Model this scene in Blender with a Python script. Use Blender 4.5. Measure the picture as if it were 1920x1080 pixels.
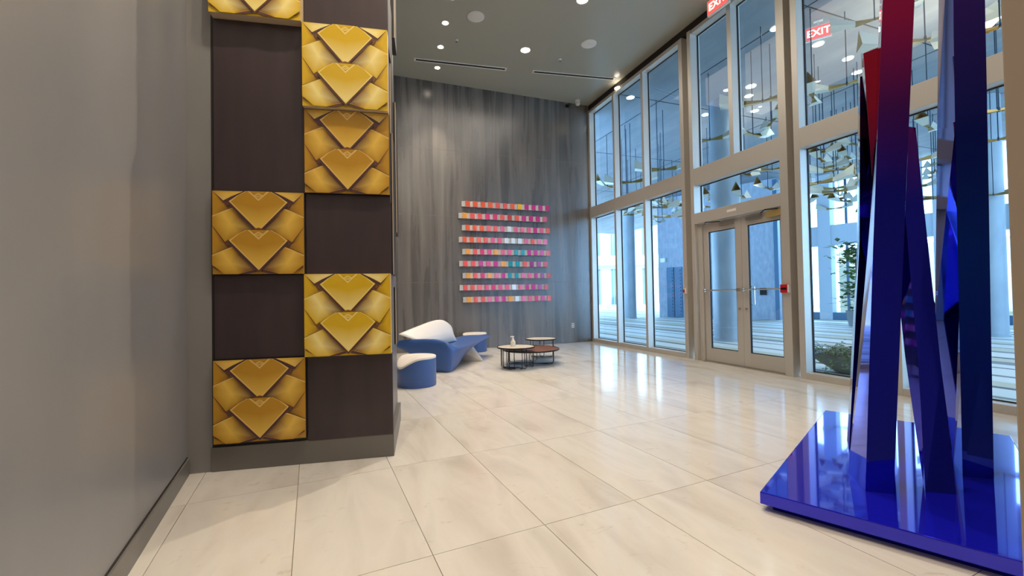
import bpy, bmesh, math, random
from mathutils import Vector, Matrix
R = math.radians
random.seed(7)
SC = bpy.context.scene
for o in list(bpy.data.objects): bpy.data.objects.remove(o)
COL = SC.collection

# ---------------------------------------------------------------- camera
F, H = 810.0, 1.2
YAW, PITCH, ROLL = R(20.6), math.atan(15/810), 0.018
fw = Vector((math.sin(YAW)*math.cos(PITCH), math.cos(YAW)*math.cos(PITCH), math.sin(PITCH)))
r0 = Vector((math.cos(YAW), -math.sin(YAW), 0)); u0 = r0.cross(fw)
rt = (r0*math.cos(ROLL) - u0*math.sin(ROLL)).normalized(); up = rt.cross(fw).normalized()
O = Vector((0, 0, H))
cd = bpy.data.cameras.new('camera'); cam = bpy.data.objects.new('camera', cd); COL.objects.link(cam)
cd.sensor_width = 36; cd.lens = 36*F/1920; cd.clip_start = .02; cd.clip_end = 300
cam.matrix_world = Matrix(((rt.x, up.x, -fw.x, 0), (rt.y, up.y, -fw.y, 0), (rt.z, up.z, -fw.z, H), (0, 0, 0, 1)))
SC.camera = cam

# ---------------------------------------------------------------- world, sun, area lights, exposure
W = bpy.data.worlds.new('World'); SC.world = W; W.use_nodes = True
bg = W.node_tree.nodes['Background']
bg.inputs[0].default_value = (0.46, 0.72, 1.0, 1); bg.inputs[1].default_value = 9.5
def light(name, kind, loc, power, color, size=.1, target=None, spot=None, sy=None, blend=.4):
    l = bpy.data.lights.new(name, kind); l.energy = power; l.color = color
    if kind == 'AREA':
        l.size = size
        if sy: l.shape = 'RECTANGLE'; l.size_y = sy
    elif kind == 'SUN': l.angle = R(1.5)
    else: l.shadow_soft_size = size
    if spot: l.spot_size = R(spot); l.spot_blend = blend
    o = bpy.data.objects.new(name, l); COL.objects.link(o); o.location = loc
    if target is not None:
        o.rotation_euler = (Vector(target)-Vector(loc)).to_track_quat('-Z', 'Y').to_euler()
    return o
light('sun', 'SUN', (0, 0, 20), 9.0, (1, .95, .88), target=(9, 12, 0))
WARM = (1, .86, .68)
light('lobby_fill_light', 'AREA', (1.9, 1.6, 5.98), 125, (1, .88, .74), 2.6, (1.9, 1.6, 0), sy=3.2)  # added soft fills without fixtures, lifting the lobby's base light
light('lobby_fill_light', 'AREA', (2.9, 6.2, 5.98), 95, (1, .90, .78), 3.0, (2.9, 6.2, 0), sy=4.5)
light('lobby_fill_light', 'AREA', (1.0, -2.2, 5.98), 105, (1, .88, .76), 1.6, (1.0, -2.2, 0), sy=2.0)
SC.view_settings.view_transform = 'Standard'; SC.view_settings.look = 'None'
SC.view_settings.exposure = -0.08; SC.view_settings.gamma = 1; SC.view_settings.use_curve_mapping = False

# ---------------------------------------------------------------- pixel helpers (survey of the photograph)
def ray(x, y): return fw*F + rt*(x-960) - up*(y-540)
def fl(x, y, z=0.0):
    d = ray(x, y); return O + d*((z-H)/d.z)
def at(x, y, D): return O + ray(x, y)*(D/F)
def onX(x, y, X):
    d = ray(x, y); return O + d*(X/d.x)

# ---------------------------------------------------------------- materials
def s2l(c): return tuple(((v/255)/12.92 if v/255 <= .04045 else ((v/255+.055)/1.055)**2.4) for v in c)
def mat(name, rgb, rough=.5, metal=0, coat=0, spec=.5, emit=None, es=0):
    m = bpy.data.materials.new(name); m.use_nodes = True; b = m.node_tree.nodes['Principled BSDF']
    c = s2l(rgb) if max(rgb) > 1 else rgb
    b.inputs['Base Color'].default_value = (*c, 1); b.inputs['Roughness'].default_value = rough
    b.inputs['Metallic'].default_value = metal; b.inputs['Coat Weight'].default_value = coat
    b.inputs['Coat Roughness'].default_value = .03
    b.inputs['Specular IOR Level'].default_value = spec
    if emit: b.inputs['Emission Color'].default_value = (*emit, 1); b.inputs['Emission Strength'].default_value = es
    return m
def N(m, t, **k):
    n = m.node_tree.nodes.new(t)
    for a, v in k.items(): setattr(n, a, v)
    return n
def L(m, a, b): m.node_tree.links.new(a, b)
def ramp(m, stops, fac):
    r = N(m, 'ShaderNodeValToRGB'); e = r.color_ramp.elements
    while len(e) < len(stops): e.new(.5)
    for i, (p, c) in enumerate(stops): e[i].position = p; e[i].color = (*s2l(c), 1)
    L(m, fac, r.inputs[0]); return r
def noisy(m, stops, scale=(1, 1, 1), nscale=4, detail=6, bump=0, dist=0, rough=None, rand=0):
    b = m.node_tree.nodes['Principled BSDF']
    tc = N(m, 'ShaderNodeTexCoord'); mp = N(m, 'ShaderNodeMapping'); mp.inputs['Scale'].default_value = scale
    L(m, tc.outputs['Object'], mp.inputs[0])
    if rand:
        oi = N(m, 'ShaderNodeObjectInfo'); mu = N(m, 'ShaderNodeMath', operation='MULTIPLY'); mu.inputs[1].default_value = rand
        L(m, oi.outputs['Random'], mu.inputs[0])
        cb = N(m, 'ShaderNodeCombineXYZ'); [L(m, mu.outputs[0], cb.inputs[i]) for i in range(3)]
        L(m, cb.outputs[0], mp.inputs['Location'])
    n = N(m, 'ShaderNodeTexNoise'); n.inputs['Scale'].default_value = nscale; n.inputs['Detail'].default_value = detail
    n.inputs['Distortion'].default_value = dist
    L(m, mp.outputs[0], n.inputs[0])
    r = ramp(m, stops, n.outputs[0]); L(m, r.outputs[0], b.inputs['Base Color'])
    if bump:
        bp = N(m, 'ShaderNodeBump'); bp.inputs['Strength'].default_value = bump; bp.inputs['Distance'].default_value = .01
        L(m, n.outputs[0], bp.inputs['Height']); L(m, bp.outputs[0], b.inputs['Normal'])
    if rough:
        mr = N(m, 'ShaderNodeMapRange'); mr.inputs[3].default_value = rough[0]; mr.inputs[4].default_value = rough[1]
        L(m, n.outputs[0], mr.inputs[0]); L(m, mr.outputs[0], b.inputs['Roughness'])
    return m
M = {}
M['marble'] = noisy(mat('marble', (222, 212, 196), .09), [(.28, (190, 181, 169)), (.42, (206, 199, 188)), (.55, (213, 207, 197)), (.75, (198, 192, 182))],
                    (1.6, .45, 1), 2.2, 14, 0, .5, (.06, .16), rand=60)
def veins(m):
    nt = m.node_tree; b = nt.nodes['Principled BSDF']; src = b.inputs['Base Color'].links[0].from_socket; mp = [n for n in nt.nodes if n.type == 'MAPPING'][0]
    m2 = N(m, 'ShaderNodeMapping'); m2.inputs['Rotation'].default_value = (0, 0, R(32)); m2.inputs['Scale'].default_value = (.9, 5, 1); L(m, mp.outputs[0], m2.inputs[0])
    n = N(m, 'ShaderNodeTexNoise'); n.inputs['Scale'].default_value = 4.5; n.inputs['Detail'].default_value = 10; n.inputs['Roughness'].default_value = .7; n.inputs['Distortion'].default_value = .8; L(m, m2.outputs[0], n.inputs[0])
    r = N(m, 'ShaderNodeMapRange'); r.inputs[1].default_value = .60; r.inputs[2].default_value = .72; r.inputs[3].default_value = 0; r.inputs[4].default_value = .55; L(m, n.outputs[0], r.inputs[0])
    mx = N(m, 'ShaderNodeMix', data_type='RGBA'); L(m, r.outputs[0], mx.inputs[0]); L(m, src, mx.inputs[6]); mx.inputs[7].default_value = (*s2l((170, 158, 140)), 1); L(m, mx.outputs[2], b.inputs['Base Color'])
veins(M['marble'])
M['grout'] = mat('grout', (150, 140, 124), .8)
M['plaster'] = noisy(mat('dark_plaster', (92, 90, 86), .4), [(.28, (74, 70, 66)), (.45, (98, 92, 86)), (.6, (116, 109, 101)), (.78, (142, 134, 124))],
                     (2.6, 2.6, .14), 2.2, 9, .12, .6, (.20, .36))
M['plaster'].node_tree.nodes['Principled BSDF'].inputs['Specular IOR Level'].default_value = .9
M['leftwall'] = noisy(mat('grey_satin_wall', (136, 134, 132), .3), [(.3, (128, 127, 126)), (.7, (142, 139, 136))], (1.2, 1.2, .6), 1.5, 5, .03, 0, (.28, .38))
M['joint'] = mat('joint', (132, 126, 116), .6)
M['ceiling'] = mat('ceiling_paint', (176, 174, 160), .26)
M['tan'] = mat('tan_wall_paint', (172, 156, 138), .55)
M['skirting'] = mat('grey_skirting', (112, 108, 102), .35)
M['bronze'] = mat('champagne_metal', (206, 200, 190), .38, .35)
M['gasket'] = mat('black_gasket', (18, 24, 30), .6)
M['steel'] = mat('brushed_steel', (190, 184, 174), .28, .9)
M['chrome'] = mat('chrome', (225, 225, 225), .08, 1)
M['white'] = mat('white_plastic', (235, 230, 222), .35)
M['black'] = mat('black_metal', (22, 22, 24), .4, .5)
M['dark'] = mat('dark_slot', (12, 12, 12), .8)
M['red'] = mat('red_plastic', (200, 28, 30), .3)
M['panel_dark'] = noisy(mat('aubergine_panel', (62, 50, 52), .38), [(.3, (58, 47, 49)), (.7, (68, 55, 57))], (3, 3, .6), 3, 5, .02)
M['panel_edge'] = mat('panel_edge', (40, 34, 32), .6)
M['cream_edge'] = mat('cream_panel_edge', (205, 182, 150), .5)
M['lamp'] = mat('lamp_glow', (255, 240, 220), .5, emit=(1, .90, .74), es=22)
M['blue'] = mat('blue_moulded_plastic', (56, 90, 150), .42)
M['cream'] = mat('white_moulded_plastic', (222, 214, 206), .42)
M['bottle'] = mat('bottle_plastic', (222, 214, 198), .25)
M['tabletop'] = noisy(mat('stone_table_top', (212, 202, 184), .3), [(.3, (202, 190, 170)), (.7, (220, 211, 195))], (1, 1, 1), 7, 6)
M['brown_top'] = noisy(mat('brown_leather_top', (112, 76, 62), .45), [(.3, (100, 66, 54)), (.7, (126, 86, 70))], (1, 1, 1), 5, 6)
M['concrete'] = noisy(mat('terrace_concrete', (130, 134, 138), .6), [(.3, (116, 122, 128)), (.6, (134, 138, 142)), (.8, (148, 150, 152))], (1, .25, 1), 2.2, 9, .25)
M['colpaint'] = noisy(mat('column_plaster', (150, 158, 164), .35), [(.3, (142, 150, 158)), (.7, (160, 168, 172))], (1, 1, .6), 2, 6)
M['shadewall'] = noisy(mat('textured_grey_wall', (160, 166, 176), .8), [(.3, (146, 154, 166)), (.7, (172, 178, 188))], (3, 3, 1), 3, 9, .3)
M['louvre'] = mat('blue_louvre', (58, 98, 128), .4)
M['facade'] = mat('white_render', (232, 230, 224), .8)
M['facade2'] = mat('pale_frame_render', (190, 198, 206), .7)
M['farwin'] = mat('far_window', (120, 140, 150), .15)
M['beige'] = mat('beige_interior', (205, 196, 170), .8)
M['lawn'] = noisy(mat('lawn', (96, 122, 60), .9), [(.3, (80, 108, 48)), (.7, (120, 140, 76))], nscale=12)
M['bowl'] = mat('grey_bowl', (122, 124, 122), .6)
M['leaf'] = noisy(mat('leaf', (72, 108, 52), .5), [(.3, (48, 84, 40)), (.7, (112, 142, 66))], nscale=9)
M['stem'] = mat('stem', (96, 78, 56), .8)
M['soil'] = mat('soil', (62, 50, 40), .9)
M['gold_in'] = mat('brushed_gold', (206, 178, 112), .35, .5)
M['gold_out'] = mat('pale_champagne_leaf', (226, 222, 204), .35, .25)
M['rod'] = mat('dark_rod', (40, 62, 82), .4, .3)
M['stripe0'] = mat('white_paver', (236, 232, 222), .55); M['stripe1'] = mat('cream_paver', (214, 204, 178), .6)
M['stripe2'] = mat('grey_paver', (132, 132, 134), .6); M['stripe3'] = mat('charcoal_paver', (80, 82, 88), .6)
def glassmat(name, tint, refl=1.0):
    m = bpy.data.materials.new(name); m.use_nodes = True; nt = m.node_tree; nt.nodes.clear()
    out = N(m, 'ShaderNodeOutputMaterial'); mix = N(m, 'ShaderNodeMixShader'); tr = N(m, 'ShaderNodeBsdfTransparent'); gl = N(m, 'ShaderNodeBsdfGlossy')
    lw = N(m, 'ShaderNodeLayerWeight'); lw.inputs[0].default_value = .5
    pw5 = N(m, 'ShaderNodeMath', operation='POWER'); L(m, lw.outputs['Facing'], pw5.inputs[0]); pw5.inputs[1].default_value = 5
    fr = N(m, 'ShaderNodeMath', operation='MULTIPLY_ADD'); L(m, pw5.outputs[0], fr.inputs[0]); fr.inputs[1].default_value = .9; fr.inputs[2].default_value = .05
    tr.inputs[0].default_value = (*tint, 1); gl.inputs['Roughness'].default_value = 0.0; gl.inputs[0].default_value = (refl, refl, refl, 1)
    L(m, fr.outputs[0], mix.inputs[0]); L(m, tr.outputs[0], mix.inputs[1]); L(m, gl.outputs[0], mix.inputs[2]); L(m, mix.outputs[0], out.inputs[0]); return m
M['glass'] = glassmat('clear_window_glass', (.60, .80, .98))
def candy(name, stops, rough=.05, coat=.22):
    m = mat(name, (20, 30, 150), rough, 1, coat); b = m.node_tree.nodes['Principled BSDF']
    g = N(m, 'ShaderNodeNewGeometry'); sx = N(m, 'ShaderNodeSeparateXYZ'); L(m, g.outputs['Position'], sx.inputs[0])
    mr = N(m, 'ShaderNodeMapRange'); mr.inputs[1].default_value = 0; mr.inputs[2].default_value = 3.5; L(m, sx.outputs[2], mr.inputs[0])
    r = ramp(m, stops, mr.outputs[0]); L(m, r.outputs[0], b.inputs['Base Color']); return m
M['candy'] = candy('candy_paint_magenta_to_blue', [(0, (26, 38, 200)), (.50, (18, 22, 175)), (.63, (84, 22, 125)), (.78, (170, 28, 96))])
M['candy_red'] = candy('candy_paint_red', [(0, (26, 38, 200)), (.42, (40, 22, 150)), (.56, (130, 20, 90)), (.68, (190, 24, 66))])
M['candy_blue'] = candy('candy_paint_blue', [(0, (18, 34, 180)), (.40, (8, 66, 176)), (.60, (18, 36, 140)), (.9, (70, 36, 140))])
M['candy_dark'] = candy('candy_paint_navy', [(0, (20, 26, 120)), (.6, (22, 40, 110)), (.9, (60, 30, 110))])
M['base_blue'] = mat('blue_lacquer', (34, 34, 232), .05, .55, .8)
def vcol(name, rough=.35):
    m = mat(name, (200, 160, 40), rough, 0, .25); b = m.node_tree.nodes['Principled BSDF']
    a = N(m, 'ShaderNodeAttribute'); a.attribute_name = 'Col'; L(m, a.outputs['Color'], b.inputs['Base Color']); return m
M['print'] = vcol('printed_artwork')

# ---------------------------------------------------------------- mesh helpers
class MB:
    def __init__(s): s.v = []; s.f = []; s.c = []
    def add(s, vs, fs, col=None):
        n = len(s.v); s.v += [tuple(v) for v in vs]; s.f += [tuple(i+n for i in f) for f in fs]
        s.c += [col]*len(vs) if not isinstance(col, list) else col
        return s
    def box(s, x0, x1, y0, y1, z0, z1, fr=None):
        vs = [(x, y, z) for z in (z0, z1) for (x, y) in ((x0, y0), (x1, y0), (x1, y1), (x0, y1))]
        if fr: vs = [fr(*v) for v in vs]
        return s.add(vs, [(3, 2, 1, 0), (4, 5, 6, 7), (0, 1, 5, 4), (1, 2, 6, 5), (2, 3, 7, 6), (3, 0, 4, 7)])
    def prism(s, poly, z0, z1, fr=None):
        n = len(poly); vs = [(x, y, z0) for x, y in poly]+[(x, y, z1) for x, y in poly]
        if fr: vs = [fr(*v) for v in vs]
        return s.add(vs, [tuple(reversed(range(n))), tuple(range(n, 2*n))]+[(i, (i+1) % n, n+(i+1) % n, n+i) for i in range(n)])
    def lathe(s, prof, seg=24, c=(0, 0), cap=True):
        vs = []; fs = []
        for r, z in prof: vs += [(c[0]+r*math.cos(2*math.pi*i/seg), c[1]+r*math.sin(2*math.pi*i/seg), z) for i in range(seg)]
        for k in range(len(prof)-1):
            for i in range(seg):
                j = (i+1) % seg; fs.append((k*seg+i, k*seg+j, (k+1)*seg+j, (k+1)*seg+i))
        if cap: fs.append(tuple(reversed(range(seg)))); fs.append(tuple(range((len(prof)-1)*seg, len(prof)*seg)))
        return s.add(vs, fs)
    def tube(s, pts, r, seg=6):
        pts = [Vector(p) for p in pts]; vs = []; fs = []
        for k, p in enumerate(pts):
            t = ((pts[min(k+1, len(pts)-1)]-pts[max(k-1, 0)])).normalized()
            a = t.cross(Vector((0, 0, 1)) if abs(t.z) < .9 else Vector((1, 0, 0))).normalized(); b = t.cross(a)
            vs += [p+(a*math.cos(2*math.pi*i/seg)+b*math.sin(2*math.pi*i/seg))*r for i in range(seg)]
        for k in range(len(pts)-1):
            for i in range(seg):
                j = (i+1) % seg; fs.append((k*seg+i, (k+1)*seg+i, (k+1)*seg+j, k*seg+j))
        fs.append(tuple(range(seg))); fs.append(tuple(reversed(range((len(pts)-1)*seg, len(pts)*seg))))
        return s.add(vs, fs)
    def build(s, name, m, parent=None, bevel=0, smooth=False, loc=None):
        me = bpy.data.meshes.new(name); me.from_pydata(s.v, [], s.f); me.update()
        bm = bmesh.new(); bm.from_mesh(me); bmesh.ops.recalc_face_normals(bm, faces=bm.faces[:])
        if bevel: bmesh.ops.bevel(bm, geom=[e for e in bm.edges if len(e.link_faces) == 2 and e.calc_face_angle(0) > .5], offset=bevel, segments=2, affect='EDGES', profile=.6)
        bm.to_mesh(me); bm.free()
        if any(c is not None for c in s.c) and not bevel:
            ca = me.color_attributes.new('Col', 'FLOAT_COLOR', 'POINT')
            for i, c in enumerate(s.c): ca.data[i].color = (*(s2l(c) if c else (1, 1, 1)), 1)
        if isinstance(m, str): m = M[m]
        me.materials.append(m)
        if smooth:
            for p in me.polygons: p.use_smooth = True
            try: me.set_sharp_from_angle(angle=R(35))
            except Exception: pass
        o = bpy.data.objects.new(name, me); COL.objects.link(o)
        if parent: o.parent = parent
        if loc: o.location = loc
        return o
def empty(name, loc=(0, 0, 0), rz=0):
    o = bpy.data.objects.new(name, None); COL.objects.link(o); o.location = loc; o.rotation_euler = (0, 0, rz); o.empty_display_size = .1; return o
def tag(o, label=None, cat=None, group=None, kind=None):
    if label: o['label'] = label
    if cat: o['category'] = cat
    if group: o['group'] = group
    if kind: o['kind'] = kind
    return o
def st(o): o['kind'] = 'structure'; return o
def copy_tree(o, parent=None):
    c = o.copy(); COL.objects.link(c); c.parent = parent
    for ch in list(o.children): copy_tree(ch, c)
    return c
def bx(*a, **k): return MB().box(*a, **k)

# ================================================================ SETTING
CZ = 6.08; YB = 9.66; XG = 5.80
LW = lambda y: -1.069 + (3.642-y)*0.1037            # left wall line
Y0 = -4.0
# ---- floor: marble tiles on a screed
room = [(LW(Y0), Y0), (XG+.1, Y0), (XG+.1, YB), (LW(YB), YB)]
floor = st(MB().prism(room, -.12, -.012).build('floor', 'grout'))
def clip(poly, conv):
    out = poly
    for i in range(len(conv)):
        (ax, ay), (bx_, by) = conv[i], conv[(i+1) % len(conv)]
        inp, out = out, []
        for k in range(len(inp)):
            p, q = inp[k], inp[(k+1) % len(inp)]
            sp = (bx_-ax)*(p[1]-ay)-(by-ay)*(p[0]-ax); sq = (bx_-ax)*(q[1]-ay)-(by-ay)*(q[0]-ax)
            if sp >= 0: out.append(p)
            if (sp >= 0) != (sq >= 0):
                t = sp/(sp-sq); out.append((p[0]+t*(q[0]-p[0]), p[1]+t*(q[1]-p[1])))
        if len(out) < 3: return []
    return out
ta = R(4.3); e1 = (math.cos(ta), math.sin(ta)); e2 = (-math.sin(ta), math.cos(ta)); TW, TL = .593, 1.155; g = .0016
shared = {}
for i in range(-8, 14):
    for j in range(-7, 9):
        ox, oy = .351+e1[0]*TW*i+e2[0]*TL*j, 2.041+e1[1]*TW*i+e2[1]*TL*j
        P = [(ox+e1[0]*a+e2[0]*b, oy+e1[1]*a+e2[1]*b) for a, b in ((g, g), (TW-g, g), (TW-g, TL-g), (g, TL-g))]
        C = clip(P, room)
        if len(C) < 3: continue
        ar = abs(sum(C[k][0]*C[(k+1) % len(C)][1]-C[(k+1) % len(C)][0]*C[k][1] for k in range(len(C))))/2
        if ar < .004: continue
        if len(C) == 4 and abs(ar-(TW-2*g)*(TL-2*g)) < 1e-4 and 'f' in shared:
            t = shared['f'].copy(); COL.objects.link(t); t.location = (ox, oy, 0)
        else:
            t = MB().prism([(x-ox, y-oy) for x, y in C], -.012, 0).build('floor_tile', 'marble', floor, loc=(ox, oy, 0))
            if len(C) == 4 and abs(ar-(TW-2*g)*(TL-2*g)) < 1e-4: shared['f'] = t
# ---- ceiling, walls
st(MB().prism(room, CZ, CZ+.25).build('ceiling', 'ceiling'))
wl = st(MB().prism([(LW(Y0), Y0), (LW(YB), YB), (LW(YB)-.2, YB), (LW(Y0)-.2, Y0)], 0, CZ).build('wall_left', 'leftwall'))
wb = st(bx(LW(YB)-.2, XG+.2, YB, YB+.25, 0, CZ+.2).build('wall_back', 'plaster'))
for k, z in enumerate((1.53, 3.04, 4.55)):
    bx(LW(YB), XG, YB-.0015, YB+.01, z, z+.006).build('panel_joint', 'joint', wb)
for x in (-.4, .82, 2.05, 3.9):
    bx(x, x+.004, YB-.0012, YB+.01, 3.05 if x > 2 else 0, CZ if x > 2 else 3.04).build('panel_joint', 'joint', wb)
st(bx(LW(Y0)-.2, XG+.2, Y0-.2, Y0, 0, CZ).build('wall_front', 'leftwall'))
wr = st(bx(1.70, XG+.1, .34, .628, 0, CZ).build('wall_right', 'tan', bevel=.004))
st(bx(XG, XG+.2, Y0, .34, 0, CZ).build('wall_side', 'tan'))
# skirting of the left wall (stands a little proud, with a dark-coloured strip as its shadow line on top)
def wl_fr(y, d): return (LW(y)+d*.9946, y+d*.103)
a, b = wl_fr(Y0, 0), wl_fr(3.62, 0); a2, b2 = wl_fr(Y0, .014), wl_fr(3.62, .014)
st(MB().prism([a, a2, b2, b], 0, .115).build('baseboard_left', 'skirting', bevel=.002))
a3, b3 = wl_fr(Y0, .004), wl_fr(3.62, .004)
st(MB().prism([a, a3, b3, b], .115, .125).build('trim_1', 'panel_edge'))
st(bx(LW(YB)+.1, XG, YB-.012, YB, 0, .012).build('baseboard_back', 'skirting'))

# ---- window wall
XD = XG+.15                                         # glass plane
def pane(parent, y0, y1, z0, z1, X=XD, name='glass_pane'):
    gk = MB()
    for (p, q, r_, s_) in ((y0, y0+.012, z0, z1), (y1-.012, y1, z0, z1), (y0+.012, y1-.012, z0, z0+.012), (y0+.012, y1-.012, z1-.012, z1)):
        gk.box(X-.012, X+.012, p, q, r_, s_)
    o = MB().add([(X, y0+.01, z0+.01), (X, y1-.01, z0+.01), (X, y1-.01, z1-.01), (X, y0+.01, z1-.01)], [(0, 1, 2, 3)]).build(name, 'glass', parent)
    return o, gk
def frame_bar(parent, name, y0, y1, z0, z1, x0=XG, x1=XG+.18): return bx(x0, x1, y0, y1, z0, z1).build(name, 'bronze', parent, bevel=.003)
ZT = 5.86
def bay(name, edges, doorless=True):
    """edges: list of (y0,y1) mullions from far to near"""
    e = st(empty(name, (0, 0, 0)))
    ya, yb = edges[-1][0], edges[0][1]
    for y0, y1 in edges: frame_bar(e, 'mullion', y0, y1, 0, ZT+.07)
    for i in range(len(edges)-1):
        lo, hi = edges[i+1][1], edges[i][0]
        frame_bar(e, 'sill', lo, hi, 0, .085); frame_bar(e, 'transom', lo, hi, 3.16, 3.43); frame_bar(e, 'head_rail', lo, hi, ZT, ZT+.07)
        for z0, z1 in ((.085, 3.16), (3.43, ZT)):
            p, gk = pane(e, lo, hi, z0, z1); gk.build('gasket', 'gasket', p)
    return e
bay('window_1', [(9.58, 9.655), (8.49, 8.56), (7.43, 7.50), (6.285, 6.375)])
bay('window_2', [(4.115, 4.20), (3.02, 3.09), (1.93, 2.0), (.84, .91)])
frame_bar(None, 'trim_2', .632, .84, 0, ZT+.07)['kind'] = 'structure'
st(bx(XG+.03, XG+.25, .34, YB, ZT+.07, CZ).build('trim_3', 'panel_edge'))
# reveals between the bays and the door portal
for k, (y0, y1) in enumerate(((6.13, 6.285), (4.20, 4.285))):
    st(bx(XG+.155, XG+.18, y0, y1, 0, ZT+.07).build('trim_%d' % (4+k), 'bronze'))
# ---- door portal
D1 = st(empty('door_1'))
JX = XG-.02
for y0, y1 in ((6.05, 6.13), (4.285, 4.405)): bx(JX, XG+.2, y0, y1, 0, ZT+.07).build('jamb', 'bronze', D1, bevel=.003)
bx(XG+.04, XG+.16, 5.95, 6.05, 0, 2.42).build('door_stop', 'bronze', D1, bevel=.003)
bx(JX, XG+.2, 4.405, 6.05, 2.42, 2.61).build('header', 'bronze', D1, bevel=.003)
bx(XG, XG+.2, 4.405, 6.05, 3.12, 3.42).build('transom', 'bronze', D1, bevel=.003)
bx(XG, XG+.2, 4.405, 6.05, ZT, ZT+.07).build('head_rail', 'bronze', D1, bevel=.003)
bx(XG, XG+.2, 5.19, 5.27, 3.42, ZT).build('mullion', 'bronze', D1, bevel=.003)
bx(JX+.02, XG+.18, 4.405, 5.95, 0, .012).build('threshold', 'steel', D1, bevel=.002)
for z0, z1, ys in ((2.61, 3.12, [(4.405, 6.05)]), (3.42, ZT, [(4.405, 5.19), (5.27, 6.05)])):
    for y0, y1 in ys:
        p, gk = pane(D1, y0, y1, z0, z1); gk.build('gasket', 'gasket', p)
lx = XG+.07
def leaf(y0, y1, hinge_far):
    lf = bx(lx, lx+.045, y0, y0+.115, .015, 2.41).build('door_leaf', 'bronze', D1, bevel=.002)
    for a in ((y1-.115, y1, .015, 2.41), (y0+.115, y1-.115, .015, .235), (y0+.115, y1-.115, 2.25, 2.41)):
        bx(lx, lx+.045, *a).build('stile' if a[1]-a[0] < .12 else 'rail', 'bronze', lf, bevel=.002)
    p, gk = pane(lf, y0+.115, y1-.115, .235, 2.25, lx+.022)
    gk.build('gasket', 'gasket', lf)
    bar = MB().tube([(lx-.06, y0+.04, 1.235), (lx-.06, y1-.04, 1.235)], .011, 8)
    for yy in (y0+.05, y1-.05): bar.box(lx-.07, lx, yy-.012, yy+.012, 1.21, 1.26)
    tag(bar.build('push_bar', 'steel', lf), 'brushed steel push bar across the glass')
    hy = y0+.06 if hinge_far else y1-.06
    MB().tube([(lx-.012, hy, .93), (lx+.05, hy, .93)], .02, 12).build('lock_cylinder', 'steel', lf)
    hs = 1 if hinge_far else -1; hinge = y1 if hinge_far else y0
    c = hinge-hs*.40
    cl = bx(lx-.05, lx, min(c, c-hs*.26), max(c, c-hs*.26), 2.31, 2.375).build('door_closer', 'steel', lf, bevel=.006)
    MB().tube([(lx-.03, c, 2.392), (lx-.17, hinge-hs*.22, 2.398), (lx-.02, hinge-hs*.06, 2.40)], .009, 6).build('closer_arm', 'black', lf)
    return lf
leaf(5.16, 5.945, True); leaf(4.372, 5.157, False)
# pull handle outside of the nearer leaf
MB().tube([(lx+.045, 5.03, 1.0), (lx+.10, 5.03, 1.0), (lx+.10, 5.03, 1.28), (lx+.045, 5.03, 1.28)], .010, 8).build('pull_handle', 'chrome', D1)
bx(JX-.004, JX, 5.16, 5.34, 2.50, 2.54).build('header_sticker', 'white', D1)
bx(JX+.03, JX+.05, 4.42, 4.66, 2.30, 2.40).build('sensor_cover', 'gold_in', D1)

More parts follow.
